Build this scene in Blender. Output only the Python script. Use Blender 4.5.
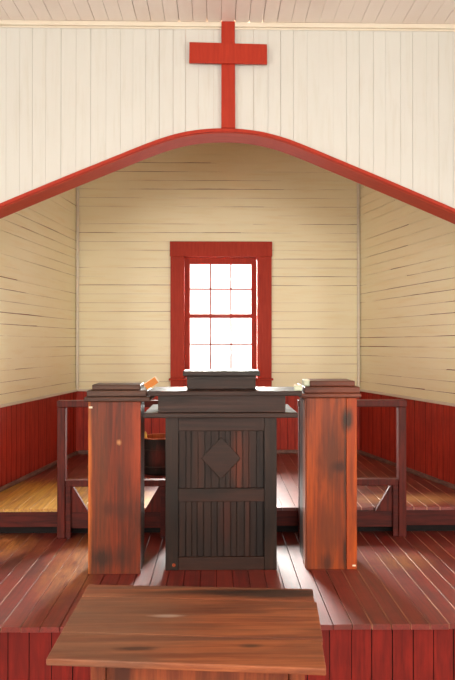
import bpy, bmesh, math, random
from mathutils import Vector, Matrix

random.seed(7)
for o in list(bpy.data.objects):
    bpy.data.objects.remove(o)
scene = bpy.context.scene
COL = scene.collection

# ------------------------------------------------------------------ camera
F = 620.0
YAW = math.radians(1.0)
CAMZ = 1.65
cam_d = bpy.data.cameras.new('camera')
cam_d.sensor_fit = 'VERTICAL'
cam_d.sensor_height = 36.0
cam_d.sensor_width = 36.0
cam_d.lens = 36.0 * F / 680.0
cam_d.clip_start = 0.02
cam = bpy.data.objects.new('camera', cam_d)
COL.objects.link(cam)
cam.location = (0, 0, CAMZ)
cam.rotation_euler = (math.radians(90 + 0.37), 0, -YAW)
scene.camera = cam

# ------------------------------------------------------------------ world: bright overcast sky seen through the window
SKY_HIGH = 135.0
SKY_LOW = 2.4
w = bpy.data.worlds.new('sky')
scene.world = w
w.use_nodes = True
bg = w.node_tree.nodes['Background']
bg.inputs[0].default_value = (1.0, 0.985, 0.95, 1)
wt = w.node_tree
_tc = wt.nodes.new('ShaderNodeTexCoord')
_sp = wt.nodes.new('ShaderNodeSeparateXYZ')
_mr = wt.nodes.new('ShaderNodeMapRange')       # sky shaped for effect: dim behind the muntins, very bright above for floor glare
_mr.inputs[1].default_value = 0.135
_mr.inputs[2].default_value = 0.20
_mr.inputs[3].default_value = SKY_LOW
_mr.inputs[4].default_value = SKY_HIGH
wt.links.new(_tc.outputs['Generated'], _sp.inputs[0])
wt.links.new(_sp.outputs['Z'], _mr.inputs[0])
wt.links.new(_mr.outputs[0], bg.inputs[1])

scene.view_settings.view_transform = 'Standard'
scene.view_settings.look = 'None'
scene.view_settings.gamma = 1.0
scene.view_settings.exposure = 0.24
scene.view_settings.use_curve_mapping = False


def area(name, loc, rot, sx, sy, power, color, portal=False):
    l = bpy.data.lights.new(name, 'AREA')
    l.shape = 'RECTANGLE'
    l.size = sx
    l.size_y = sy
    l.energy = power
    l.color = color
    if portal:
        l.cycles.is_portal = True
    o = bpy.data.objects.new(name, l)
    COL.objects.link(o)
    o.location = loc
    o.rotation_euler = rot
    return o

R90 = math.pi / 2
WARM = (1.0, 0.95, 0.87)
# daylight through the nave's entrance behind the camera and its side windows
area('entrance_daylight', (0.0, -8.9, 1.9), (R90, 0, 0), 3.2, 2.2, 285, WARM)
for sx in (-1, 1):
    for yy in (-4.0, 0.3):
        area('side_window_daylight', (sx * 3.25, yy, 1.55), (R90, 0, sx * R90), 1.0, 1.7, 92, WARM)
# portal in the apse window opening (guides the sky light through it)
area('window_portal', (0.044, 6.60, CAMZ + 0.28), (-R90, 0, 0), 0.80, 1.30, 1, (1, 1, 1), portal=True)

# ------------------------------------------------------------------ pixel measurements -> world
ST, CT = math.sin(YAW), math.cos(YAW)


def W(px, py, Y):
    """world point on the plane y = Y that the photograph shows at (px, py)"""
    u = (px - 227.5) / F
    d = Y / (CT - u * ST)
    return Vector((d * (ST + u * CT), Y, CAMZ + (344 - py) / F * d))


def WX(px, Y):
    return W(px, 344, Y).x


def WZ(py, Y, px=220):
    return W(px, py, Y).z


def WG(px, py, z):
    """world point on the plane at height z"""
    u = (px - 227.5) / F
    d = F * (CAMZ - z) / (py - 344)
    return Vector((d * (ST + u * CT), d * (CT - u * ST), z))

# ------------------------------------------------------------------ node helpers
class NT:
    def __init__(self, name):
        self.m = bpy.data.materials.new(name)
        self.m.use_nodes = True
        self.t = self.m.node_tree
        self.b = self.t.nodes['Principled BSDF']
        self.tc = self.t.nodes.new('ShaderNodeTexCoord')

    def n(self, typ, **kw):
        x = self.t.nodes.new(typ)
        for k, v in kw.items():
            setattr(x, k, v)
        return x

    def l(self, a, b):
        self.t.links.new(a, b)

    def mapping(self, scale=(1, 1, 1), loc=(0, 0, 0), src=None):
        mp = self.n('ShaderNodeMapping')
        mp.inputs['Scale'].default_value = scale
        mp.inputs['Location'].default_value = loc
        self.l(src or self.tc.outputs['Object'], mp.inputs[0])
        return mp.outputs[0]

    def noise(self, scale=5, detail=4, rough=0.55, vec=None, dist=0.0):
        x = self.n('ShaderNodeTexNoise')
        x.inputs['Scale'].default_value = scale
        x.inputs['Detail'].default_value = detail
        x.inputs['Roughness'].default_value = rough
        x.inputs['Distortion'].default_value = dist
        self.l(vec or self.tc.outputs['Object'], x.inputs['Vector'])
        return x.outputs['Fac']

    def rng(self, v, a, b, c=0.0, d=1.0):
        x = self.n('ShaderNodeMapRange')
        x.inputs[1].default_value = a
        x.inputs[2].default_value = b
        x.inputs[3].default_value = c
        x.inputs[4].default_value = d
        self.l(v, x.inputs[0])
        return x.outputs[0]

    def math(self, op, a, b=None):
        x = self.n('ShaderNodeMath', operation=op)
        for i, v in enumerate((a, b)):
            if v is None:
                continue
            if isinstance(v, (int, float)):
                x.inputs[i].default_value = v
            else:
                self.l(v, x.inputs[i])
        return x.outputs[0]

    def mix(self, f, a, b, blend='MIX'):
        x = self.n('ShaderNodeMix', data_type='RGBA', blend_type=blend)
        for i, v in ((0, f), (6, a), (7, b)):
            if isinstance(v, (int, float)):
                x.inputs[i].default_value = v
            elif isinstance(v, tuple):
                x.inputs[i].default_value = (*v, 1)
            else:
                self.l(v, x.inputs[i])
        return x.outputs[2]

    def xyz(self):
        x = self.n('ShaderNodeSeparateXYZ')
        self.l(self.tc.outputs['Object'], x.inputs[0])
        return x.outputs

    def blob(self, c, r, edge=0.35, wob=0.4, nscale=12, nvec=None):
        """soft-edged stain: 1 inside, 0 outside, with a ragged edge"""
        s = (1 / r[0], 1 / r[1], 1 / r[2])
        v = self.mapping(s, tuple(-c[i] * s[i] for i in range(3)))
        ln = self.n('ShaderNodeVectorMath', operation='LENGTH')
        self.l(v, ln.inputs[0])
        ns = self.noise(nscale, 5, 0.65, nvec)
        k = self.math('ADD', ln.outputs['Value'], self.math('MULTIPLY', self.math('SUBTRACT', ns, 0.5), wob * 2))
        return self.rng(k, 1 + edge, 1 - edge, 0, 1)

    def finish(self, col, rough=0.5, bump=None, bstr=0.3, bdist=0.002, coat=0.0, spec=0.5):
        if isinstance(col, tuple):
            self.b.inputs['Base Color'].default_value = (*col, 1)
        else:
            self.l(col, self.b.inputs['Base Color'])
        if isinstance(rough, (int, float)):
            self.b.inputs['Roughness'].default_value = rough
        else:
            self.l(rough, self.b.inputs['Roughness'])
        self.b.inputs['Specular IOR Level'].default_value = spec
        self.b.inputs['Coat Weight'].default_value = coat
        if bump is not None:
            bp = self.n('ShaderNodeBump')
            bp.inputs['Strength'].default_value = bstr
            bp.inputs['Distance'].default_value = bdist
            self.l(bump, bp.inputs['Height'])
            self.l(bp.outputs[0], self.b.inputs['Normal'])
        return self.m


def srgb(r, g, b):
    return tuple(((c / 255 + 0.055) / 1.055) ** 2.4 if c > 10 else c / 255 / 12.92 for c in (r, g, b))


def cream(name, base, dirt, axis='x', rough=0.42):
    t = NT(name)
    sc = {'x': (1.2, 1.2, 14), 'z': (14, 14, 1.2)}[axis]
    g = t.noise(2.2, 5, 0.6, t.mapping(sc))
    blot = t.noise(1.3, 3, 0.5)
    col = t.mix(t.rng(g, 0.5, 0.8), base, dirt)
    col = t.mix(t.rng(blot, 0.4, 0.75, 0, 0.35), col, dirt)
    chips = t.rng(t.noise(7, 6, 0.7, t.mapping(sc)), 0.74, 0.79)
    col = t.mix(t.math('MULTIPLY', chips, 0.8), col, srgb(150, 95, 55))
    return t.finish(col, rough, g, 0.25, 0.002)


def paint(name, base, dark, rough=0.4, axis='z', worn=None, worn_amt=(0.68, 0.76), coat=0.0):
    t = NT(name)
    sc = {'x': (1.5, 16, 16), 'y': (16, 1.5, 16), 'z': (16, 16, 1.5)}[axis]
    g = t.noise(3, 5, 0.62, t.mapping(sc))
    blot = t.noise(3.2, 5, 0.6)
    col = t.mix(t.rng(g, 0.38, 0.66), base, dark)
    col = t.mix(t.rng(blot, 0.45, 0.7, 0, 0.6), col, dark)
    if worn:
        wn = t.rng(t.noise(6, 6, 0.7, t.mapping(sc)), *worn_amt)
        col = t.mix(wn, col, worn)
    return t.finish(col, rough, g, 0.3, 0.002, coat)


def wood(name, c1, c2, c3, rough=0.45, axis='z', stains=(), gs=18):
    """bare or stained wood with grain along one axis and shaped stains"""
    t = NT(name)
    sc = {'x': (0.8, gs, gs), 'y': (gs, 0.8, gs), 'z': (gs, gs, 0.8)}[axis]
    g = t.noise(2.0, 7, 0.65, t.mapping(sc), 0.6)
    sc2 = tuple(min(v, 5) * 0.8 for v in sc)
    big = t.noise(1.9, 4, 0.6, t.mapping(sc2), 0.3)
    col = t.mix(t.rng(g, 0.36, 0.62), c1, c2)
    col = t.mix(t.rng(big, 0.48, 0.66), col, c3)
    for c, r, colr, amt in stains:
        b = t.blob(c, r, 0.55, 1.1, 3.0, t.mapping(tuple(min(v, 9) for v in sc)))
        col = t.mix(t.math('MULTIPLY', b, amt), col, colr)
    fine = t.noise(9, 5, 0.7, t.mapping(sc))
    col = t.mix(t.rng(fine, 0.52, 0.72, 0, 0.55), col, c3)
    rg = t.rng(g, 0.3, 0.7, rough - 0.06, rough + 0.1)
    return t.finish(col, rg, g, 0.45, 0.0025, 0, 0.32)

# ------------------------------------------------------------------ materials
M = {}
M['cream_front'] = cream('cream_front_wall_paint', srgb(216, 217, 211), srgb(207, 206, 196), 'z')
M['cream_apse'] = cream('cream_apse_paint', srgb(252, 244, 208), srgb(246, 232, 186), 'x')
M['cream_ceiling'] = cream('cream_ceiling_paint', srgb(242, 232, 222), srgb(234, 220, 208), 'x')
M['cream_trim'] = cream('cream_trim_paint', srgb(232, 224, 206), srgb(222, 210, 188), 'x')
M['gap'] = NT('dark_gap').finish(srgb(140, 84, 52), 0.9)
M['gap_soft'] = NT('soft_gap').finish(srgb(190, 160, 130), 0.9)
M['gap_dark'] = NT('black_gap').finish(srgb(20, 9, 8), 0.9)
M['red_trim'] = paint('red_trim_paint', srgb(180, 55, 34), srgb(165, 46, 28), 0.55)
M['red_trim'].node_tree.nodes['Principled BSDF'].inputs['Specular IOR Level'].default_value = 0.25
M['red_wainscot'] = paint('red_wainscot_paint', srgb(186, 58, 40), srgb(150, 42, 31), 0.5)
M['red_fascia'] = paint('red_platform_face_paint', srgb(136, 34, 25), srgb(102, 25, 20), 0.6)
M['red_riser'] = paint('dark_red_riser_paint', srgb(92, 27, 19), srgb(58, 17, 13), 0.5, 'x')
M['rail'] = paint('red_rail_paint', srgb(104, 31, 20), srgb(68, 21, 14), 0.5, 'z', srgb(150, 80, 50), (0.70, 0.76))
for _k in ('rail', 'red_riser', 'red_fascia', 'red_wainscot'):
    M[_k].node_tree.nodes['Principled BSDF'].inputs['Specular IOR Level'].default_value = 0.25
M['shoe'] = paint('dusty_shoe_moulding', srgb(140, 104, 94), srgb(100, 64, 56), 0.6, 'y')
M['glass_dark'] = NT('hidden').finish((0.05, 0.05, 0.05), 0.5)


def floor_mat(name, upper):
    t = NT(name)
    x, y, z = t.xyz()
    g = t.noise(2.4, 7, 0.65, t.mapping((22, 1.0, 22)), 0.4)
    blot = t.noise(2.6, 5, 0.62)
    col = t.mix(t.rng(g, 0.36, 0.64), srgb(136, 34, 22), srgb(92, 22, 15))
    col = t.mix(t.rng(blot, 0.44, 0.68, 0, 0.7), col, srgb(62, 19, 15))
    # per-board tone
    bi = t.math('FLOOR', t.math('DIVIDE', x, 0.09))
    wn = t.n('ShaderNodeTexWhiteNoise', noise_dimensions='1D')
    t.l(bi, wn.inputs['W'])
    col = t.mix(t.rng(wn.outputs['Value'], 0, 1, 0, 0.35), col, srgb(140, 52, 33))
    # golden yellow patches, ragged along the grain
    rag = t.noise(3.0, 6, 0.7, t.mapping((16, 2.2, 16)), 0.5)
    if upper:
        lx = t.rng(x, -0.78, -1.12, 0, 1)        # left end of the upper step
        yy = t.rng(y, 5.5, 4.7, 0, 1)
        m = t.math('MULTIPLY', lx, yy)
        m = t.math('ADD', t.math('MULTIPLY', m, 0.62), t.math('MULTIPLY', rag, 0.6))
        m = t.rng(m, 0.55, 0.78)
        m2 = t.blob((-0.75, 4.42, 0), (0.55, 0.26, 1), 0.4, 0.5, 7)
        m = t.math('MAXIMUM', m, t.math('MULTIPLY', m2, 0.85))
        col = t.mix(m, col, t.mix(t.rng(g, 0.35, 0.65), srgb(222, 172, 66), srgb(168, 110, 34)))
        m3 = t.blob((1.50, 4.45, 0), (0.42, 0.14, 1), 0.5, 0.6, 9)
        col = t.mix(t.math('MULTIPLY', m3, 0.75), col, srgb(214, 160, 98))
    else:
        a = t.blob((-1.42, 4.02, 0), (0.24, 0.2, 1), 0.5, 0.6, 8)
        b = t.blob((-0.84, 3.72, 0), (0.14, 0.45, 1), 0.5, 0.6, 9)
        c = t.blob((1.12, 3.7, 0), (0.14, 0.12, 1), 0.6, 0.8, 14)
        m = t.math('MAXIMUM', t.math('MULTIPLY', a, 0.9), t.math('MULTIPLY', b, 0.65))
        m = t.math('MULTIPLY', t.math('MAXIMUM', m, t.math('MULTIPLY', c, 0.5)), t.rng(rag, 0.35, 0.6, 0.15, 1))
        col = t.mix(m, col, srgb(206, 138, 62))
    # pale lines along the board edges, stronger on the right half
    fr = t.math('ABSOLUTE', t.math('SUBTRACT', t.math('FRACT', t.math('DIVIDE', x, 0.09)), 0.5))
    edge = t.rng(fr, 0.440, 0.470)
    side = t.math('MAXIMUM', t.rng(x, 0.55, 0.75, 0, 0.62), t.rng(x, -0.75, -0.85, 0, 0.28))
    en = t.rng(t.noise(2.5, 3, 0.5, t.mapping((9, 1.0, 1))), 0.36, 0.55)
    col = t.mix(t.math('MULTIPLY', t.math('MULTIPLY', edge, side), en), col, srgb(216, 156, 122))
    rg = t.rng(blot, 0.3, 0.7, 0.40, 0.54)
    t.b.inputs['Coat Roughness'].default_value = 0.46
    t.b.inputs['Coat IOR'].default_value = 1.6
    return t.finish(col, rg, g, 0.35, 0.002, 0.5, 0.6)

M['floor_low'] = floor_mat('platform_floor_paint', False)
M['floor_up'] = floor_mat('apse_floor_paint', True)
M['floor_nave'] = paint('nave_floor_boards', srgb(120, 60, 42), srgb(80, 38, 28), 0.5, 'y')

M['pulpit'] = wood('dark_stained_pulpit_wood', srgb(54, 33, 23), srgb(32, 21, 15), srgb(24, 16, 12), 0.42, 'z')
M['pulpit_h'] = wood('dark_stained_pulpit_wood_across', srgb(62, 35, 25), srgb(38, 22, 16), srgb(28, 18, 13), 0.42, 'x')
M['pulpit_panel'] = wood('dark_panel_wood', srgb(54, 33, 25), srgb(33, 22, 18), srgb(25, 17, 15), 0.5, 'z',
    [((0.10, 0, 0.62), (0.035, 1, 0.16), srgb(110, 48, 26), 0.6),
     ((0.03, 0, 0.30), (0.03, 1, 0.12), srgb(74, 34, 24), 0.5),
     ((-0.13, 0, 0.55), (0.02, 1, 0.25), srgb(72, 40, 28), 0.5),
     ((0.155, 0, 0.55), (0.016, 1, 0.3), srgb(88, 42, 28), 0.5)], gs=26)
M['left_lectern'] = wood('red_brown_lectern_wood', srgb(130, 52, 26), srgb(88, 38, 22), srgb(64, 38, 27), 0.4, 'z',
    [((-0.085, 0, 0.5), (0.05, 1, 0.5), srgb(106, 60, 36), 0.45),
     ((-0.075, 0, 0.09), (0.055, 1, 0.055), srgb(52, 34, 26), 0.9),
     ((0.045, 0, 0.10), (0.035, 1, 0.06), srgb(62, 36, 26), 0.8),
     ((0.05, 0, 0.36), (0.05, 1, 0.05), srgb(74, 38, 26), 0.7),
     ((-0.03, 0, 0.37), (0.03, 1, 0.035), srgb(74, 38, 26), 0.7),
     ((-0.145, 0, 0.5), (0.014, 1, 0.6), srgb(206, 112, 46), 0.8),
     ((0.13, 0, 0.75), (0.03, 1, 0.25), srgb(178, 72, 36), 0.6),
     ((0.026, 0, 0.744), (0.010, 1, 0.013), srgb(196, 136, 88), 0.9)])
M['right_lectern'] = wood('orange_lectern_wood', srgb(170, 76, 28), srgb(122, 50, 22), srgb(82, 40, 25), 0.36, 'z',
    [((0.0, 0, 0.66), (0.05, 1, 0.20), srgb(84, 46, 30), 0.85),
     ((-0.03, 0, 0.90), (0.03, 1, 0.08), srgb(120, 58, 34), 0.6),
     ((-0.02, 0, 0.22), (0.08, 1, 0.15), srgb(96, 48, 29), 0.75),
     ((0.083, 0, 0.86), (0.022, 1, 0.06), srgb(50, 38, 30), 1.0),
     ((0.080, 0, 0.55), (0.012, 1, 0.40), srgb(56, 38, 29), 0.85),
     ((0.045, 0, 0.59), (0.035, 1, 0.03), srgb(58, 34, 26), 0.85),
     ((0.075, 0, 0.10), (0.018, 1, 0.12), srgb(46, 30, 23), 0.9),
     ((-0.03, 0, 0.03), (0.03, 1, 0.05), srgb(60, 34, 25), 0.8)])
M['right_strip'] = wood('orange_edge_board_wood', srgb(188, 86, 28), srgb(158, 62, 24), srgb(112, 48, 25), 0.38, 'z',
    [((0.100, 0, 0.86), (0.022, 1, 0.06), srgb(50, 38, 30), 0.95), ((0.115, 0, 0.55), (0.010, 1, 0.16), srgb(96, 48, 28), 0.6)])
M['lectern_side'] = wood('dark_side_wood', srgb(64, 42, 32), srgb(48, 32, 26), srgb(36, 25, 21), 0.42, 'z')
M['lectern_edge'] = wood('board_edge_wood', srgb(176, 110, 88), srgb(140, 80, 60), srgb(100, 56, 42), 0.5, 'z')
M['left_cap'] = wood('dark_cap_wood', srgb(92, 60, 46), srgb(68, 44, 35), srgb(52, 36, 30), 0.4, 'x')
M['right_cap'] = wood('brown_cap_wood', srgb(120, 62, 42), srgb(92, 48, 35), srgb(62, 38, 30), 0.4, 'x')
M['table'] = wood('worn_table_wood', srgb(164, 96, 60), srgb(130, 68, 42), srgb(98, 56, 40), 0.5, 'x',
    [((-0.30, -0.02, 0.75), (0.24, 0.26, 1), srgb(128, 96, 76), 0.6),
     ((0.23, 0.215, 0.75), (0.30, 0.030, 1), srgb(44, 30, 25), 1.0),
     ((0.0, 0.27, 0.75), (0.6, 0.015, 1), srgb(96, 66, 54), 0.7),
     ((0.33, 0.19, 0.75), (0.16, 0.024, 1), srgb(60, 40, 32), 0.9),
     ((-0.16, -0.19, 0.75), (0.05, 0.010, 1), srgb(66, 42, 33), 0.85),
     ((0.18, -0.18, 0.75), (0.03, 0.010, 1), srgb(60, 40, 30), 0.8),
     ((-0.05, -0.13, 0.75), (0.5, 0.012, 1), srgb(100, 60, 46), 0.6),
     ((-0.09, 0.03, 0.75), (0.045, 0.010, 1), srgb(186, 162, 146), 0.7)])
M['table_leg'] = wood('table_leg_wood', srgb(150, 76, 44), srgb(112, 54, 34), srgb(76, 40, 28), 0.5, 'z')
M['bucket'] = wood('dark_bucket_wood', srgb(38, 24, 19), srgb(26, 17, 14), srgb(20, 14, 12), 0.6, 'z',
    [((0.0, 0, 0.16), (0.05, 1, 0.08), srgb(96, 36, 28), 0.8)])
M['bucket_in'] = wood('orange_bucket_inside_wood', srgb(190, 96, 40), srgb(160, 74, 32), srgb(130, 58, 28), 0.5, 'z')
M['brass'] = NT('yellow_metal').finish(srgb(214, 168, 70), 0.35)
M['book_cover'] = NT('orange_cover').finish(srgb(190, 112, 34), 0.6)
M['paper'] = NT('page_paper').finish(srgb(246, 236, 206), 0.7)
M['pale'] = NT('pale_green_paper').finish(srgb(196, 204, 178), 0.35)
M['nail'] = NT('pale_fleck').finish(srgb(232, 214, 190), 0.5)


def glass_mat():
    m = bpy.data.materials.new('window_glass')
    m.use_nodes = True
    t = m.node_tree
    t.nodes.clear()
    out = t.nodes.new('ShaderNodeOutputMaterial')
    mix = t.nodes.new('ShaderNodeMixShader')
    tr = t.nodes.new('ShaderNodeBsdfTransparent')
    tr.inputs[0].default_value = (0.97, 0.98, 0.97, 1)
    gl = t.nodes.new('ShaderNodeBsdfGlossy')
    gl.inputs['Roughness'].default_value = 0.02
    fr = t.nodes.new('ShaderNodeFresnel')
    fr.inputs[0].default_value = 1.45
    t.links.new(fr.outputs[0], mix.inputs[0])
    t.links.new(tr.outputs[0], mix.inputs[1])
    t.links.new(gl.outputs[0], mix.inputs[2])
    t.links.new(mix.outputs[0], out.inputs[0])
    return m

M['glass'] = glass_mat()

# ------------------------------------------------------------------ mesh helpers
def new():
    return bmesh.new()


def box(bm, x0, x1, y0, y1, z0, z1, mi=0, mat=None):
    vs = [bm.verts.new(p) for p in ((x0, y0, z0), (x1, y0, z0), (x1, y1, z0), (x0, y1, z0),
                                    (x0, y0, z1), (x1, y0, z1), (x1, y1, z1), (x0, y1, z1))]
    if mat is not None:
        for v in vs:
            v.co = mat @ v.co
    for q in ((0, 3, 2, 1), (4, 5, 6, 7), (0, 1, 5, 4), (1, 2, 6, 5), (2, 3, 7, 6), (3, 0, 4, 7)):
        f = bm.faces.new([vs[i] for i in q])
        f.material_index = mi
    return vs


def prism(bm, pts, off, mi=0, side=None):
    """closed polygon of 3-D points extruded by off"""
    off = Vector(off)
    a = [bm.verts.new(p) for p in pts]
    b = [bm.verts.new(Vector(p) + off) for p in pts]
    n = len(pts)
    fs = [bm.faces.new(a), bm.faces.new(b[::-1])]
    for i in range(n):
        fs.append(bm.faces.new((a[i], b[i], b[(i + 1) % n], a[(i + 1) % n])))
    for k, f in enumerate(fs):
        f.material_index = mi if (side is None or k < 2) else side


def obj(name, bm, mats, parent=None, bevel=0.0, origin=None, segs=2, smooth=False):
    if not isinstance(mats, (list, tuple)):
        mats = [mats]
    o0 = Vector(parent.get('_o', (0, 0, 0))) if parent else Vector(origin or (0, 0, 0))
    bmesh.ops.recalc_face_normals(bm, faces=bm.faces)
    bmesh.ops.translate(bm, verts=bm.verts, vec=-o0)
    me = bpy.data.meshes.new(name)
    bm.to_mesh(me)
    bm.free()
    for m in mats:
        me.materials.append(m)
    if smooth:
        for p in me.polygons:
            p.use_smooth = True
    o = bpy.data.objects.new(name, me)
    COL.objects.link(o)
    if parent:
        o.parent = parent
        o['_o'] = tuple(o0)
    else:
        o.location = o0
        o['_o'] = tuple(o0)
    if bevel:
        b = o.modifiers.new('bevel', 'BEVEL')
        b.width = bevel
        b.segments = segs
        b.limit_method = 'ANGLE'
        b.angle_limit = math.radians(40)
    return o


def thing(name, label, cat, loc, group=None):
    o = bpy.data.objects.new(name, None)
    o.empty_display_size = 0.1
    COL.objects.link(o)
    o.location = loc
    o['_o'] = tuple(loc)
    if label:
        o['label'] = label
        o['category'] = cat
    if group:
        o['group'] = group
    return o


def struct(o):
    o['kind'] = 'structure'
    return o

# ------------------------------------------------------------------ levels and planes
Z1 = CAMZ - 1.30            # platform floor
Z2 = CAMZ - 1.115           # apse floor
Y1 = 2.88                   # front edge of platform
Y2 = 4.24                   # front edge of apse step
YA = 4.00                   # face of the arch wall
YAB = 4.18                  # back of the arch wall
YB = 6.35                   # apse back wall
ZW = CAMZ - 0.474           # top of the wainscot
ZC = CAMZ + 2.075           # ceiling
BL = (-1.434, YB)           # apse corners
BR = (1.472, YB)
FL = (-1.727, YAB)
FR = (1.984, YAB)


def clapboards(bm, P, U, N, length, z0, z1, pitch, gapmax, thick=0.007, hole=None, rnd=None, seg=(0.9, 2.2)):
    """horizontal boards on a wall: real boards with uneven open joints"""
    rnd = rnd or random
    U = Vector((*U, 0)).normalized()
    N = Vector((*N, 0)).normalized()
    P = Vector((*P, 0))
    z = z0
    while z < z1 - 0.005:
        zt = min(z + pitch, z1)
        runs = [(0.0, length)]
        if hole and z < hole[3] and zt > hole[2]:
            runs = [(0.0, hole[0]), (hole[1], length)]
        for a, b in runs:
            s = a
            while s < b - 1e-6:
                e = s + rnd.uniform(*seg)
                if b - e < 0.5:
                    e = b
                ncol = max(2, int((e - s) / 0.07))
                base = rnd.choice((0.15, 0.3, 0.3, 0.45, 0.6, 0.85)) * gapmax
                ph = rnd.uniform(0, 50)
                front_b, front_t = [], []
                for i in range(ncol + 1):
                    q = s + (e - s) * i / ncol
                    g = base * max(0.1, 0.7 + 0.35 * math.sin(q * 3.1 + ph) + 0.2 * math.sin(q * 9.7 + 2 * ph) + rnd.uniform(-0.15, 0.15))
                    sag = 0.0012 * math.sin(q * 1.7 + z * 9)
                    A = P + U * q + N * thick
                    zb = z + 0.0004 + g + sag
                    if z == z0:
                        zb = z
                    front_b.append(A + Vector((0, 0, zb)))
                    front_t.append(A + Vector((0, 0, zt - 0.0002 + sag)))
                back = [-N * thick] * 1
                vb = [bm.verts.new(p) for p in front_b]
                vt = [bm.verts.new(p) for p in front_t]
                kb = [bm.verts.new(p - N * thick) for p in front_b]
                kt = [bm.verts.new(p - N * thick) for p in front_t]
                for i in range(ncol):
                    bm.faces.new((vb[i], vb[i + 1], vt[i + 1], vt[i]))
                    bm.faces.new((kb[i], kb[i + 1], vb[i + 1], vb[i]))
                    bm.faces.new((vt[i], vt[i + 1], kt[i + 1], kt[i]))
                bm.faces.new((kb[0], vb[0], vt[0], kt[0]))
                bm.faces.new((vb[-1], kb[-1], kt[-1], vt[-1]))
                s = e
        z += pitch


def vertboards(bm, P, U, N, length, zbot, ztop, widths, gap, thick=0.014, mi=0, off0=0.0, rnd=None, side=None):
    """vertical boards; zbot / ztop may be functions of the position along the wall"""
    rnd = rnd or random
    U = Vector((*U, 0)).normalized()
    N = Vector((*N, 0)).normalized()
    P = Vector((*P, 0))
    fb = zbot if callable(zbot) else (lambda s: zbot)
    ft = ztop if callable(ztop) else (lambda s: ztop)
    s = -off0
    while s < length - 1e-4:
        wd = rnd.uniform(*widths)
        a, b = max(0, s), min(length, s + wd)
        g = rnd.uniform(*gap)
        if b - a > 0.008:
            lo = [a + (b - g - a) * k / 3 for k in range(4)]
            A = P + N * (thick + rnd.uniform(-0.001, 0.001))
            pts = [A + U * q + Vector((0, 0, fb(q))) for q in lo]
            pts += [A + U * q + Vector((0, 0, ft(q))) for q in (lo[-1], lo[0])]
            prism(bm, pts, -N * thick, mi, side)
        s += wd

# ------------------------------------------------------------------ nave shell
NX = 3.3
YN = -9.0
bm = new()
s = -NX
while s < NX:
    box(bm, s, s + 0.118, YN, Y1 + 0.02, -0.03, 0.0)
    s += 0.12
struct(obj('floor', bm, M['floor_nave']))

# ceiling with boards running away from the camera
bm = new()
s = -NX
rr = random.Random(5)
while s < NX:
    box(bm, s, s + 0.0885 - rr.uniform(0.0, 0.0025), YN, YA - 0.0, ZC, ZC + 0.02)
    s += 0.09
box(bm, -NX - .1, NX + .1, YN, YA, ZC + 0.021, ZC + 0.05, 1)
ceil = struct(obj('ceiling', bm, [M['cream_ceiling'], M['gap_soft']]))

for nm, x0, x1 in (('wall_left', -NX - 0.12, -NX), ('wall_right', NX, NX + 0.12)):
    bm = new()
    box(bm, x0, x1, YN, YA, -0.03, ZC + 0.05)
    struct(obj(nm, bm, M['cream_front']))
bm = new()
box(bm, -NX - .12, NX + .12, YN - 0.12, YN, -0.03, ZC + 0.05)
struct(obj('wall_rear', bm, M['cream_front']))

# ------------------------------------------------------------------ arch wall
AX = 0.052
prof = [(0, 129.3), (20, 130.2), (40, 133.2), (60, 138.6), (80, 146.0), (104, 155.8), (130, 166.5), (162, 179.7), (195, 193.6), (227, 207.2), (260, 221.5), (292, 235.5)]
prof = [(dx * YA / F, CAMZ + (344 - y - 1.4) / F * YA) for dx, y in prof]
HALF = prof[-1][0]


def arch(x):
    """height of the arch's opening edge at x"""
    d = abs(x - AX)
    if d >= HALF:
        return prof[-1][1] if d < HALF + 1e-6 else Z1
    for (a, za), (b, zb) in zip(prof, prof[1:]):
        if d <= b:
            t = (d - a) / (b - a)
            i = prof.index((a, za))
            # cubic through the measured points, tangents from the neighbours
            p0 = prof[i - 1] if i > 0 else (-prof[1][0], prof[1][1])
            p3 = prof[i + 2] if i + 2 < len(prof) else (2 * b - a, 2 * zb - za)
            m0 = (zb - p0[1]) / (b - p0[0]) * (b - a)
            m1 = (p3[1] - za) / (p3[0] - a) * (b - a)
            return ((2 * t ** 3 - 3 * t ** 2 + 1) * za + (t ** 3 - 2 * t ** 2 + t) * m0
                    + (3 * t ** 2 - 2 * t ** 3) * zb + (t ** 3 - t ** 2) * m1)
    return Z1

# siding on the nave side: vertical boards cut to the curve, plus solid backing
rr = random.Random(11)
bm = new()
TW = YAB - YA
def bottom(s):
    x = -NX + s
    return arch(x) + 0.012
edges = [0, AX - HALF + NX, AX + HALF + NX, 2 * NX]
for k in range(3):
    a, b = edges[k], edges[k + 1]
    fbt = (lambda q: Z1) if k != 1 else (lambda q, a=a, b=b: arch(-NX + min(max(a + q, a + 1e-4), b - 1e-4)) + 0.008)
    vertboards(bm, (-NX + a, YA + 0.012), (1, 0), (0, -1), b - a, fbt, ZC - 0.0, (0.078, 0.098), (0.0004, 0.0022), 0.012, 0, rr.uniform(0, 0.05), rr)
# backing core following the curve
xs = [AX - HALF + 2 * HALF * i / 60 for i in range(61)]
for i in range(60):
    xa, xb = xs[i], xs[i + 1]
    za, zb = arch(min(max(xa, AX - HALF + 1e-5), AX + HALF - 1e-5)), arch(min(max(xb, AX - HALF + 1e-5), AX + HALF - 1e-5))
    prism(bm, [(xa, YA + 0.014, za + 0.006), (xb, YA + 0.014, zb + 0.006), (xb, YA + 0.014, ZC + 0.1), (xa, YA + 0.014, ZC + 0.1)], (0, TW - 0.016, 0), 1)
for x0, x1 in ((-NX - .12, AX - HALF), (AX + HALF, NX + .12)):
    box(bm, x0, x1, YA + 0.014, YAB, -0.03, ZC + 0.1, 1)
arch_wall = struct(obj('wall_front', bm, [M['cream_front'], M['gap_soft']]))

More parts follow.
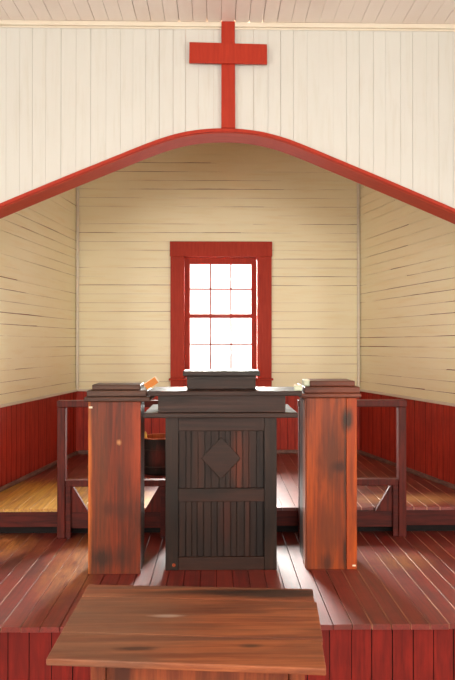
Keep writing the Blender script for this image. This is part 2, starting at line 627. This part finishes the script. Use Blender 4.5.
# arch lining: wide red soffit board bent under the curve, and thin edge bead on the face
bm = new()
N = 96
cur = []
for i in range(N + 1):
    d = -HALF + 2 * HALF * i / N
    x = AX + min(max(d, -HALF + 1e-5), HALF - 1e-5)
    cur.append((x, arch(x)))
cur = [(cur[0][0], Z1)] + cur + [(cur[-1][0], Z1)]
def strip(bm, cur, y0, y1, t0, t1):
    """ribbon of thickness t0..t1 below the curve between y0 and y1"""
    n = len(cur)
    rows = []
    for i, (x, z) in enumerate(cur):
        if i == 0: dx, dz = cur[1][0] - x, cur[1][1] - z
        elif i == n - 1: dx, dz = x - cur[-2][0], z - cur[-2][1]
        else: dx, dz = cur[i + 1][0] - cur[i - 1][0], cur[i + 1][1] - cur[i - 1][1]
        L = math.hypot(dx, dz)
        nx, nz = dz / L, -dx / L
        rows.append([bm.verts.new((x + nx * t, y, z + nz * t)) for t, y in ((t0, y0), (t1, y0), (t1, y1), (t0, y1))])
    for a, b in zip(rows, rows[1:]):
        for k in range(4):
            bm.faces.new((a[k], a[(k + 1) % 4], b[(k + 1) % 4], b[k]))
    bm.faces.new(rows[0]); bm.faces.new(rows[-1][::-1])
strip(bm, cur, YA - 0.004, YAB + 0.004, -0.004, 0.014)
M['soffit'] = paint('red_soffit_paint', srgb(200, 72, 46), srgb(188, 62, 40), 0.55, 'x')
soff = obj('trim_1', bm, M['soffit'], smooth=False)
struct(soff)
bm = new()
strip(bm, cur, YA - 0.020, YA - 0.0045, -0.012, 0.010)
obj('edge_bead', bm, M['red_trim'], soff)

# cove trim where the arch wall meets the ceiling
bm = new()
box(bm, -NX, NX, YA - 0.022, YA - 0.001, ZC - 0.030, ZC - 0.001)
box(bm, -NX, NX, YA - 0.010, YA - 0.001, ZC - 0.042, ZC - 0.030)
struct(obj('trim_2', bm, M['cream_trim'], bevel=0.004))

# ------------------------------------------------------------------ apse walls
ZT = CAMZ + 2.14
def wall_vec(a, b):
    u = Vector((b[0] - a[0], b[1] - a[1]))
    L = u.length
    u.normalize()
    return u, L

WC = 0.045                                   # window centre x
wx0, wx1 = WX(184.5, YB), WX(257.5, YB)
wz0, wz1 = WZ(378, YB), WZ(257, YB)

rr = random.Random(3)
bm = new()
clapboards(bm, (BL[0], YB), (1, 0), (0, -1), BR[0] - BL[0], ZW, ZT, 0.0895, 0.0062,
           hole=(wx0 - BL[0] - 0.02, wx1 - BL[0] + 0.02, wz0 - 0.02, wz1 + 0.02), rnd=rr)
for a in ((-1.70, wx0 - 0.02, Z2 - 0.2, ZT), (wx1 + 0.02, 1.75, Z2 - 0.2, ZT), (wx0 - 0.02, wx1 + 0.02, Z2 - 0.2, wz0 - 0.02), (wx0 - 0.02, wx1 + 0.02, wz1 + 0.02, ZT)):
    box(bm, a[0], a[1], YB + 0.001, YB + 0.14, a[2], a[3], 1)
wb = struct(obj('wall_back', bm, [M['cream_apse'], M['gap']]))
bm = new()
vertboards(bm, (BL[0], YB), (1, 0), (0, -1), BR[0] - BL[0], Z2, ZW - 0.0, (0.075, 0.079), (0.003, 0.005), 0.008, 0, 0, rr, 1)
box(bm, BL[0], BR[0], YB - 0.0005, YB + 0.0005, Z2, ZW, 1)
obj('wainscot', bm, [M['red_wainscot'], M['gap_dark']], wb)

for nm, A, B, sgn in (('wall_apse_left', FL, BL, 1), ('wall_apse_right', FR, BR, -1)):
    u, L = wall_vec(A, B)
    n = Vector((u.y, -u.x)) * sgn
    bm = new()
    clapboards(bm, A, u, n, L - 0.016, ZW, ZT, 0.0895, 0.0062, rnd=rr, seg=(0.7, 1.4))
    prism(bm, [(*(Vector(A) - n * 0.001), Z2 - .2), (*(Vector(B) - n * 0.001), Z2 - .2), (*(Vector(B) - n * 0.001), ZT), (*(Vector(A) - n * 0.001), ZT)], (-n.x * 0.12, -n.y * 0.12, 0), 1)
    wl = struct(obj(nm, bm, [M['cream_apse'], M['gap']]))
    bm = new()
    vertboards(bm, A, u, n, L - 0.014, Z2, ZW, (0.082, 0.086), (0.003, 0.005), 0.008, 0, 0, rr, 1)
    prism(bm, [(*Vector(A), Z2), (*Vector(B), Z2), (*Vector(B), ZW), (*Vector(A), ZW)], (n.x * 0.0006, n.y * 0.0006, 0), 1)
    obj('wainscot', bm, [M['red_wainscot'], M['gap_dark']], wl)
    # cream ledge moulding above the wainscot, grey shoe moulding at the floor
    def run(bm, t0, t1, z0, z1, e0=0, e1=0.0):
        a = Vector(A) + u * e0
        b = Vector(B) - u * e1
        prism(bm, [(*(a + n * t0), z0), (*(b + n * t0), z0), (*(b + n * t0), z1), (*(a + n * t0), z1)], (n.x * (t1 - t0), n.y * (t1 - t0), 0))
    bm = new()
    run(bm, 0.017, 0.034, ZW - 0.006, ZW + 0.016, 0, 0.03)
    obj('ledge_moulding', bm, M['cream_trim'], wl, bevel=0.003)
    bm = new()
    run(bm, 0.0155, 0.036, Z2, Z2 + 0.035, 0, 0.03)
    obj('shoe_moulding', bm, M['shoe'], wl, bevel=0.006)
bm = new()
box(bm, BL[0] + 0.03, BR[0] - 0.03, YB - 0.034, YB - 0.017, ZW - 0.006, ZW + 0.016)
obj('ledge_moulding', bm, M['cream_trim'], wb, bevel=0.003)
bm = new()
box(bm, BL[0] + 0.03, BR[0] - 0.03, YB - 0.036, YB - 0.0155, Z2, Z2 + 0.035)
obj('shoe_moulding', bm, M['shoe'], wb, bevel=0.006)

# corner posts
for i, (cx, sg) in enumerate(((BL[0], 1), (BR[0], -1))):
    bm = new()
    box(bm, cx + sg * 0.008 if sg > 0 else cx - 0.034, cx + 0.034 if sg > 0 else cx - 0.008, YB - 0.042, YB - 0.0175, ZW + 0.017, ZT)
    struct(obj('trim_%d' % (i + 3), bm, M['cream_trim'], bevel=0.004))

# apse ceiling, out of sight above the arch
bm = new()
box(bm, -2.0, 2.2, YAB - 0.0, YB + 0.14, ZT, ZT + 0.04)
struct(obj('apse_ceiling', bm, M['cream_ceiling']))

# ------------------------------------------------------------------ window
win = thing('window_1', None, None, (WC, YB, wz0))
struct(win)
cx0, cx1 = WX(170.7, YB), WX(271.3, YB)
cz0, cz1 = WZ(388, YB), WZ(242, YB)
yf = YB - 0.044
bm = new()
box(bm, cx0, wx0, yf, YB - 0.0165, cz0, wz1)
obj('casing', bm, M['red_trim'], win, bevel=0.004)
bm = new()
box(bm, wx1, cx1, yf, YB - 0.0165, cz0, wz1)
obj('casing', bm, M['red_trim'], win, bevel=0.004)
bm = new()
box(bm, cx0 - 0.006, cx1 + 0.006, yf - 0.002, YB - 0.0165, wz1 + 0.0005, cz1)
obj('header_casing', bm, M['red_trim'], win, bevel=0.004)
bm = new()
box(bm, cx0 - 0.015, cx1 + 0.015, yf - 0.030, YB + 0.05, wz0 - 0.022, wz0)
obj('sill', bm, M['red_trim'], win, bevel=0.005)
bm = new()
box(bm, wx0 + 0.001, wx1 - 0.001, yf + 0.006, YB - 0.0165, cz0, wz0 - 0.023)
obj('apron', bm, M['red_trim'], win, bevel=0.004)
bm = new()   # jamb lining
box(bm, wx0 - 0.018, wx0, YB - 0.016, YB + 0.14, wz0, wz1)
box(bm, wx1, wx1 + 0.018, YB - 0.016, YB + 0.14, wz0, wz1)
box(bm, wx0 - 0.018, wx1 + 0.018, YB - 0.016, YB + 0.14, wz1, wz1 + 0.018)
obj('jamb', bm, M['red_trim'], win)
# sashes: glass area px 190..251.5, upper 264..314, lower 318..370
def sash(name, y0, z0, z1, px0, px1, rt, rb, sw):
    x0, x1 = WX(px0, y0), WX(px1, y0)
    bm = new()
    t = 0.032
    box(bm, x0 - sw, x0, y0, y0 + t, z0 - rb, z1 + rt)
    box(bm, x1, x1 + sw, y0, y0 + t, z0 - rb, z1 + rt)
    box(bm, x0, x1, y0, y0 + t, z1, z1 + rt)
    box(bm, x0, x1, y0, y0 + t, z0 - rb, z0)
    s = obj(name, bm, M['red_trim'], win, bevel=0.002)
    bm = new()
    for k in (1, 2):
        xm = x0 + (x1 - x0) * k / 3
        box(bm, xm - 0.007, xm + 0.007, y0 + 0.004, y0 + 0.028, z0, z1)
    zm = (z0 + z1) / 2
    for k in range(3):
        xa = x0 + (x1 - x0) * k / 3 + (0.007 if k else 0)
        xb = x0 + (x1 - x0) * (k + 1) / 3 - (0.007 if k < 2 else 0)
        box(bm, xa, xb, y0 + 0.004, y0 + 0.028, zm - 0.007, zm + 0.007)
    obj('muntins', bm, M['red_trim'], s)
    bm = new()
    box(bm, x0, x1, y0 + 0.014, y0 + 0.0165, z0, z1)
    obj('pane', bm, M['glass'], s)
ys = YB + 0.03
sash('lower_sash', ys, WZ(370.5, ys), WZ(318, ys), 190, 251.5, 0.022, WZ(370.5, ys) - wz0 - 0.001, 0.056)
ys2 = ys + 0.036
sash('upper_sash', ys2, WZ(314.0, ys2), WZ(264, ys2), 190, 251.3, 0.078, 0.022, 0.056)

# ------------------------------------------------------------------ platforms
def xl(y, m=0.0):
    t = (y - YAB) / (YB - YAB)
    return FL[0] + (BL[0] - FL[0]) * t + m
def xr(y, m=0.0):
    t = (y - YAB) / (YB - YAB)
    return FR[0] + (BR[0] - FR[0]) * t - m

bm = new()
k = math.floor(-NX / 0.09)
rr = random.Random(21)
while k * 0.09 < NX:
    x = k * 0.09
    a, b = max(x + 0.0013, -NX), min(x + 0.09 - 0.0013 - rr.uniform(0, 0.0022), NX)
    inside = abs((a + b) / 2 - AX) < HALF - 0.06
    e = rr.uniform(-0.004, 0.004)
    box(bm, a, b, Y1 - 0.012 + e, (Y2 + 0.06) if inside else YA + 0.0, Z1 - 0.024, Z1)
    k += 1
pf = obj('platform_floor', bm, M['floor_low'], bevel=0.0006, segs=1)
struct(pf)
bm = new()
box(bm, -NX, NX, Y1 + 0.05, YA + 0.0, 0.0, Z1 - 0.0245)
vertboards(bm, (-NX, Y1 + 0.042), (1, 0), (0, -1), 2 * NX, 0.0, Z1 - 0.0245, (0.094, 0.104), (0.003, 0.005), 0.016, 1, 0.03, rr, 0)
struct(obj('platform_face', bm, [M['gap_dark'], M['red_fascia']]))

bm = new()
k = math.floor(-1.8 / 0.09)
while k * 0.09 < 2.0:
    x = k * 0.09
    a, b = x + 0.0008, x + 0.09 - 0.0008 - rr.uniform(0, 0.0016)
    # stop where the splayed wall crosses the board
    mid = (a + b) / 2
    ye = YB - 0.001
    if mid < BL[0] + 0.02:
        ye = YAB + (mid - FL[0]) / (BL[0] - FL[0]) * (YB - YAB) - 0.1
    if mid > BR[0] - 0.02:
        ye = YAB + (FR[0] - mid) / (FR[0] - BR[0]) * (YB - YAB) - 0.1
    if ye > Y2 + 0.05:
        # clip the far end to the wall line
        def yw(xx):
            v = YB - 0.001
            if xx < BL[0]: v = YAB + (xx - FL[0]) / (BL[0] - FL[0]) * (YB - YAB)
            if xx > BR[0]: v = YAB + (FR[0] - xx) / (FR[0] - BR[0]) * (YB - YAB)
            return max(Y2 + 0.03, v - 0.001)
        prism(bm, [(a, Y2 - 0.012, Z2), (b, Y2 - 0.012, Z2), (b, yw(b), Z2), (a, yw(a), Z2)], (0, 0, -0.022))
    k += 1
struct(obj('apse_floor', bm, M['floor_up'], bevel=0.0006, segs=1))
bm = new()
box(bm, xl(Y2, 0.002), xr(Y2, 0.002), Y2, Y2 + 0.03, Z1 + 0.058, Z2 - 0.0225, 0)
box(bm, xl(Y2, 0.03), xr(Y2, 0.03), Y2 + 0.055, Y2 + 0.075, Z1 - 0.03, Z2 - 0.0225, 1)
struct(obj('step_face', bm, [M['red_riser'], M['gap_dark']]))

# ------------------------------------------------------------------ cross
c = W(228.3, 129, YA - 0.003)
cross = thing('cross', 'red painted wooden cross fixed above the arch on the white board wall', 'cross', (c.x, YA, c.z))
yc = YA - 0.003
bm = new()
p = W(221.3, 0, yc).x, W(235.2, 0, yc).x
prism(bm, [(p[0], yc - 0.024, WZ(128.5, yc)), (p[1], yc - 0.024, WZ(128.5, yc)), (p[1] - 0.003, yc - 0.024, WZ(21.5, yc)), (p[0], yc - 0.024, WZ(21.5, yc))], (0, 0.023, 0))
obj('upright', bm, M['red_trim'], cross, bevel=0.002)
bm = new()
p = W(189.3, 0, yc).x, W(266.7, 0, yc).x
prism(bm, [(p[0], yc - 0.040, WZ(62.0, yc - 0.04)), (p[1], yc - 0.040, WZ(62.8, yc - 0.04)), (p[1], yc - 0.040, WZ(42.8, yc - 0.04)), (p[0] + 0.002, yc - 0.040, WZ(41.2, yc - 0.04))], (0, 0.0155, 0))
obj('crossbar', bm, M['red_trim'], cross, bevel=0.002)

# ------------------------------------------------------------------ pulpit
yp = 3.57
PX = WX(221, yp)
pul = thing('pulpit', 'dark stained wooden pulpit with carved diamond on its panelled front, in the middle', 'pulpit', (PX, yp, Z1))
def zz(py, y=yp):
    return WZ(py, y)
x0, x1 = WX(165.5, yp), WX(276.7, yp)
xi0, xi1 = WX(178.3, yp), WX(264.3, yp)
ztop = zz(417.5)
bm = new()
box(bm, x0 + 0.004, x1 - 0.004, yp + 0.026, yp + 0.40, Z1, ztop)
obj('body', bm, M['pulpit'], pul, bevel=0.003)
for a, b in ((x0, xi0), (xi1, x1)):
    bm = new()
    box(bm, a, b, yp, yp + 0.025, Z1, ztop)
    obj('stile', bm, M['pulpit'], pul, bevel=0.003)
for nm, za, zb in (('top_rail', 431, 417.6), ('middle_rail', 501.5, 488.3), ('bottom_rail', 570.2, 557)):
    bm = new()
    box(bm, xi0 + 0.0005, xi1 - 0.0005, yp + 0.003, yp + 0.025, max(zz(za), Z1), zz(zb))
    obj(nm, bm, M['pulpit_h'], pul, bevel=0.003)
rr = random.Random(2)
for za, zb in ((488.3, 431), (557, 501.5)):
    bm = new()
    vertboards(bm, (xi0 + 0.001, yp + 0.0255), (1, 0), (0, -1), xi1 - xi0 - 0.002, zz(za) + 0.0006, zz(zb) - 0.0006, (0.028, 0.046), (0.003, 0.005), 0.012, 0, 0, rr)
    obj('beadboard_panel', bm, M['pulpit_panel'], pul, bevel=0.002)
bm = new()
cz = zz(458.3); cxx = WX(221, yp)
prism(bm, [(cxx - 0.113, yp + 0.002, cz), (cxx, yp + 0.002, cz - 0.121), (cxx + 0.113, yp + 0.002, cz), (cxx, yp + 0.002, cz + 0.121)], (0, 0.0107, 0))
obj('diamond', bm, M['pulpit_h'], pul, bevel=0.003)
bm = new()
box(bm, WX(197, yp) , WX(197, yp) + 0.001, yp + 0.03, yp + 0.031, Z1 + 0.1, Z1 + 0.101)
bm.free()
# lower ledge slab, drawer box, desk top
yl = 3.50
bm = new()
box(bm, WX(143.5, yl), WX(298, yl), yl, yp + 0.44, WZ(418, yl), WZ(413, yl))
obj('ledge', bm, M['pulpit_h'], pul, bevel=0.004)
bm = new()
box(bm, WX(158, 3.52), WX(285.5, 3.52), 3.52, yp + 0.38, WZ(413, yl) + 0.0005, WZ(396.2, 3.47))
obj('desk_box', bm, M['pulpit_h'], pul, bevel=0.003)
yt = 3.46
zt0, zt1 = WZ(396.2, yt), WZ(391.2, yt)
bm = new()
xa, xb = WX(147.6, yt), WX(302, yt)
box(bm, xa, xb, yt, yt + 0.36, zt0 + 0.0005, zt1)
obj('desk_top', bm, M['pulpit_h'], pul, bevel=0.004)
yr = 3.62
bm = new()
box(bm, WX(187, yr), WX(255.7, yr), yr, yr + 0.19, zt1 + 0.0005, WZ(376, yr))
obj('book_rest', bm, M['pulpit_h'], pul, bevel=0.003)
bm = new()
box(bm, WX(182.8, yr - 0.02), WX(260, yr - 0.02), yr - 0.02, yr + 0.21, WZ(376, yr) + 0.0005, WZ(371, yr - 0.02))
obj('book_rest_cap', bm, M['pulpit_h'], pul, bevel=0.004)
# small orange scuff screw at the lower left stile
bm = new()
q = W(174, 564.5, yp)
bmesh.ops.create_cone(bm, cap_ends=True, segments=14, radius1=0.010, radius2=0.009, depth=0.004, matrix=Matrix.Translation((q.x, yp - 0.002, q.z)) @ Matrix.Rotation(R90, 4, 'X'))
obj('plug', bm, M['right_strip'], pul)

# ------------------------------------------------------------------ lecterns
def lectern(name, label, yq, pxs, body_mats, cap_mat, caps, split=None):
    """pxs: front edges in px; caps: list of (px0, px1, py_bottom, py_top, y_front, depth)"""
    xa, xb = WX(pxs[0], yq), WX(pxs[1], yq)
    xm = (xa + xb) / 2
    t = thing(name, label, 'lectern', (xm, yq, Z1))
    ztop = WZ(pxs[2], yq)
    dep = pxs[3]
    if split:
        xs_ = WX(split, yq)
        bm = new()
        box(bm, xa, xs_ - 0.0015, yq, yq + 0.024, Z1, ztop)
        obj('front_board', bm, body_mats[0], t, bevel=0.003)
        bm = new()
        box(bm, xs_ + 0.0015, xb, yq, yq + 0.024, Z1, ztop)
        o = obj('edge_board', bm, M['right_strip'], t, bevel=0.003)
        o['label'] = 'brighter orange narrow edge board'
    else:
        bm = new()
        box(bm, xa, xb, yq, yq + 0.024, Z1, ztop)
        obj('front_board', bm, body_mats[0], t, bevel=0.003)
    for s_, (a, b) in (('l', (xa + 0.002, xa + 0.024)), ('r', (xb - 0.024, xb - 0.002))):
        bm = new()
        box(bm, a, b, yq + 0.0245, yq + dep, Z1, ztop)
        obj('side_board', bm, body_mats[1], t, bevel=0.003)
    bm = new()
    box(bm, xa + 0.0245, xb - 0.0245, yq + 0.05, yq + dep - 0.01, ztop - 0.32, ztop - 0.30)
    obj('shelf', bm, body_mats[1], t)
    for nm, (p0, p1, pb, pt, y_, d_) in zip(('lower_moulding', 'upper_moulding', 'top_block'), caps):
        bm = new()
        z0_, z1_ = WZ(pb, yq), WZ(pt, yq)
        box(bm, WX(p0, y_), WX(p1, y_), y_, y_ + d_, z0_ + 0.0005, z1_)
        obj(nm, bm, cap_mat, t, bevel=0.006, segs=3)
    return t

yL = 3.52
LT = lectern('lectern', 'tall narrow red brown wooden lectern left of the pulpit with dark stains at its foot', yL,
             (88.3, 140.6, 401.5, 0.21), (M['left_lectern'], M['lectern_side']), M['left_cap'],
             [(84, 150, 401.2, 396.5, yL - 0.03, 0.29), (86.5, 147, 396.5, 390.2, yL - 0.015, 0.26), (92, 140.5, 390.2, 384.7, yL + 0.02, 0.19)])
yR = 3.57
RT = lectern('lectern', 'tall narrow bright orange wooden lectern right of the pulpit with dark patch near its top', yR,
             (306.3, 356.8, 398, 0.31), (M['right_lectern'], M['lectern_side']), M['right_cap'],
             [(300, 361.5, 397.6, 393.2, yR - 0.03, 0.37), (304.5, 360, 393.2, 386.8, yR - 0.015, 0.34), (310, 355, 386.8, 381.2, yR + 0.02, 0.24)],
             split=346.2)
bm = new()
xa_ = WX(306.3, yR)
box(bm, xa_ - 0.005, xa_ + 0.0015, yR + 0.0245, yR + 0.115, Z1, WZ(398, yR))
o = obj('corner_batten', bm, M['lectern_edge'], RT, bevel=0.001)
o['label'] = 'pale pinkish brown batten on the side'
# pale fleck nailed near the top left of the left lectern, and one at the foot of the right one
for t, px, py, yq, wpx, hpx in ((LT, 90.7, 407.3, yL, 3.6, 1.8), (RT, 353.8, 565.0, yR, 3.5, 1.6)):
    q = W(px, py, yq)
    bm = new()
    sx, sz = wpx * yq / F / 2, hpx * yq / F / 2
    box(bm, q.x - sx, q.x + sx, yq - 0.002, yq - 0.0002, q.z - sz, q.z + sz)
    o = obj('paint_chip', bm, M['nail'], t, bevel=0.0006)

# ------------------------------------------------------------------ railings
def railing(label, px0, px1, gusset_in_px):
    y = Y2 - 0.075
    xa, xb = WX(px0, y), WX(px1, y)
    t = thing('railing', label, 'railing', ((xa + xb) / 2, y, Z1), 'altar rails on the step')
    pw, pd = 0.052, 0.078
    zt = WZ(400.5, y)
    zb_ = WZ(407.2, y)
    m0, m1 = WZ(486.3, y), WZ(480.0, y)
    for a in (xa, xb - pw):
        bm = new()
        box(bm, a, a + pw, y, y + pd - 0.017, Z1, zb_)
        obj('post', bm, M['rail'], t, bevel=0.004)
    bm = new()
    box(bm, xa - 0.004, xb + 0.004, y - 0.004, y + pd - 0.012, zb_ + 0.0005, zt)
    obj('top_rail', bm, M['rail'], t, bevel=0.005)
    bm = new()
    box(bm, xa + pw + 0.0005, xb - pw - 0.0005, y + 0.006, y + pd - 0.018, m0, m1)
    obj('middle_rail', bm, M['rail'], t, bevel=0.004)
    # braced corners under the middle rail
    g = 0.105
    zlow = Z2 - 0.018
    for s in (1, -1):
        e = xa + pw + 0.001 if s > 0 else xb - pw - 0.001
        bm = new()
        prism(bm, [(e, y + 0.028, m0 - 0.001), (e + s * 0.045, y + 0.028, m0 - 0.001), (e + s * (0.045 + g), y + 0.028, zlow), (e, y + 0.028, zlow)], (0, 0.03, 0))
        obj('corner_brace', bm, M['rail'], t, bevel=0.002)
        bm = new()
        box(bm, min(e, e + s * 0.035), max(e, e + s * 0.035), y + 0.010, y + 0.027, Z1, m0 - 0.001)
        obj('stud', bm, M['red_riser'], t, bevel=0.002)
    bm = new()
    box(bm, xa + pw + 0.002, xb - pw - 0.002, y + 0.030, y + 0.056, Z1 + 0.06, zlow - 0.0005)
    obj('lower_board', bm, M['red_riser'], t, bevel=0.003)
    return t

railing('dark red wooden altar rail on the step, partly behind the left lectern', 57.3, 173.5, 143)
railing('dark red wooden altar rail on the step, partly behind the right lectern', 299, 406.3, 375)

# ------------------------------------------------------------------ bucket on the apse floor
yk = 5.40
bx = WX(159.5, yk)
zr = CAMZ - 0.80
bk = thing('bucket', 'dark round wooden bucket with orange inside standing between left lectern and pulpit', 'bucket', (bx, yk, Z2))
def lathe(bm, prof, cx, cy, z, n=36, mi=0):
    rings = []
    for r, h in prof:
        rings.append([bm.verts.new((cx + r * math.cos(2 * math.pi * i / n), cy + r * math.sin(2 * math.pi * i / n), z + h)) for i in range(n)])
    for a, b in zip(rings, rings[1:]):
        for i in range(n):
            f = bm.faces.new((a[i], a[(i + 1) % n], b[(i + 1) % n], b[i]))
            f.material_index = mi
H = zr - Z2
bm = new()
lathe(bm, [(0.001, 0.001), (0.135, 0.0), (0.142, 0.02), (0.158, 0.15), (0.162, H - 0.007)], bx, yk, Z2)
obj('body', bm, M['bucket'], bk, smooth=True)
bm = new()
lathe(bm, [(0.150, H - 0.012), (0.146, 0.15), (0.128, 0.02), (0.001, 0.02)], bx, yk, Z2)
o = obj('inner_wall', bm, M['bucket_in'], bk, smooth=True)
o['label'] = 'orange inner wall'
bm = new()
lathe(bm, [(0.150, H - 0.012), (0.151, H - 0.001), (0.156, H + 0.001), (0.164, H - 0.001), (0.1645, H - 0.006), (0.162, H - 0.007)], bx, yk, Z2)
obj('rim', bm, M['bucket_in'], bk, smooth=True)
for hz in (0.06, 0.2):
    bm = new()
    r = 0.148 if hz < 0.1 else 0.1595
    lathe(bm, [(r, hz), (r + 0.004, hz + 0.002), (r + 0.004, hz + 0.018), (r, hz + 0.02)], bx, yk, Z2)
    obj('hoop', bm, M['bucket'], bk, smooth=True)
bm = new()
q = W(145.6, 434, yk - 0.08)
prism(bm, [(q.x - 0.018, yk - 0.08, zr - 0.03), (q.x + 0.020, yk - 0.08, zr - 0.03), (q.x + 0.006, yk - 0.08, zr + 0.045), (q.x - 0.004, yk - 0.08, zr + 0.055), (q.x - 0.014, yk - 0.08, zr + 0.03)], (0, 0.012, 0))
o = obj('handle_ear', bm, M['brass'], bk, bevel=0.003)
o['label'] = 'yellow handle ear'

# ------------------------------------------------------------------ book and papers
ztL = WZ(390.2, yL)
ztD = zt1
def book(px, py, y):
    c = W(px, py, y)
    return c
# orange booklet leaning at a tilt between the left lectern's top and the pulpit's desk
yb_ = 3.53
q = W(151.3, 385, yb_)
Rm = Matrix.Translation((q.x, yb_, zt1 + 0.0425)) @ Matrix.Rotation(math.radians(-35), 4, 'Y') @ Matrix.Rotation(math.radians(7), 4, 'Z')
bk2 = thing('book', 'small orange book tilted between the left lectern top and the pulpit desk', 'book', (q.x, yb_, zt1))
bm = new()
box(bm, -0.038, 0.040, -0.040, 0.045, -0.0195, 0.0195, mat=Rm)
obj('page_block', bm, M['paper'], bk2, bevel=0.001)
bm = new()
box(bm, -0.040, 0.034, -0.0435, -0.0405, -0.0215, 0.0165, mat=Rm)
obj('cover', bm, M['book_cover'], bk2, bevel=0.001)
# two pale pads, one at the desk's right end and one on the right lectern's moulding
def pad(label, px0, px1, y0, y1, za, zb, ang):
    xa_, xb_ = WX(px0, y0), WX(px1, y0)
    cx_, cy_ = (xa_ + xb_) / 2, (y0 + y1) / 2
    t = thing('notepad', label, 'notepad', (cx_, cy_, za), 'pale pads beside the right lectern')
    hw = (xb_ - xa_) / 2 - abs(math.sin(ang)) * (y1 - y0) / 2
    Rz = Matrix.Translation((cx_, cy_, za)) @ Matrix.Rotation(ang, 4, 'Z')
    h = zb - za
    bm = new()
    box(bm, -hw, hw, -(y1 - y0) / 2, (y1 - y0) / 2, 0.001, h - 0.0035, mat=Rz)
    obj('sheets', bm, M['pale'], t, bevel=0.002)
    bm = new()
    box(bm, -hw - 0.001, hw + 0.001, -(y1 - y0) / 2 - 0.001, (y1 - y0) / 2, h - 0.003, h, mat=Rz)
    obj('top_sheet', bm, M['paper'], t, bevel=0.001)
pad('pale greenish pad lying at the right end of the pulpit desk', 294.3, 303.6, 3.48, 3.56, zt1, WZ(385.3, 3.5), math.radians(-6))
pad('pale greenish pad on the right lectern moulding, against its top block', 304.2, 309.6, 3.60, 3.70, WZ(386.8, yR), WZ(380.2, yR), math.radians(0))

# ------------------------------------------------------------------ front table
zt = 0.75
P = [Vector((-.523 , 1.783, zt)), Vector((.271, 1.717, zt)), Vector((.3135, 2.287, zt)), Vector((-.527, 2.335, zt))]
P = [WG(46.5, 657.5, zt), WG(326, 667.5, zt), WG(313.2, 588, zt), WG(88.5, 583.5, zt)]
ctr = sum(P, Vector()) / 4
tb = thing('table', 'worn low wooden table with split plank top in front of the platform', 'table', (ctr.x, ctr.y, 0))
th = 0.021
def lerp(a, b, t):
    return a + (b - a) * t
cuts = [0, 0.30, 0.80, 1.0]
for k in range(3):
    a, b = cuts[k] + (0.0016 if k else 0), cuts[k + 1] - (0.0016 if k < 2 else 0)
    e = [0.0, 0.004, -0.003][k]
    A, B = lerp(P[0], P[3], a), lerp(P[1], P[2], a)
    Cc, D = lerp(P[1], P[2], b), lerp(P[0], P[3], b)
    B = B + Vector((e, 0, 0)); Cc = Cc + Vector((e, 0, 0))
    bm = new()
    prism(bm, [A, B, Cc, D], (0, 0, -th))
    o0 = Vector(tb['_o'])
    obj('top_plank', bm, M['table'], tb, bevel=0.004)
def tp(s, t_):
    return lerp(lerp(P[0], P[1], s), lerp(P[3], P[2], s), t_)
for s_, t_ in ((0.18, 0.10), (0.90, 0.10), (0.17, 0.90), (0.91, 0.90)):
    q = tp(s_, t_)
    bm = new()
    vs = box(bm, q.x - 0.022, q.x + 0.022, q.y - 0.022, q.y + 0.022, 0, zt - th - 0.0005)
    for v in vs[:4]:
        v.co.x += 0.006 * (1 if v.co.x < q.x else -1)
        v.co.y += 0.006 * (1 if v.co.y < q.y else -1)
    obj('leg', bm, M['table_leg'], tb, bevel=0.003)
def apron(s0, t0, s1, t1):
    a, b = tp(s0, t0), tp(s1, t1)
    d = (b - a); L = d.length; d.normalize()
    a = a + d * 0.023; b = b - d * 0.023
    n = Vector((-d.y, d.x, 0)) * 0.009
    bm = new()
    prism(bm, [a - n - Vector((0, 0, th + 0.001)), b - n - Vector((0, 0, th + 0.001)), b - n - Vector((0, 0, th + 0.085)), a - n - Vector((0, 0, th + 0.085))], n * 2)
    obj('apron', bm, M['table_leg'], tb, bevel=0.002)
apron(0.18, 0.10, 0.90, 0.10); apron(0.17, 0.90, 0.91, 0.90); apron(0.18, 0.10, 0.17, 0.90); apron(0.90, 0.10, 0.91, 0.90)

for o in bpy.data.objects:
    if '_o' in o:
        del o['_o']
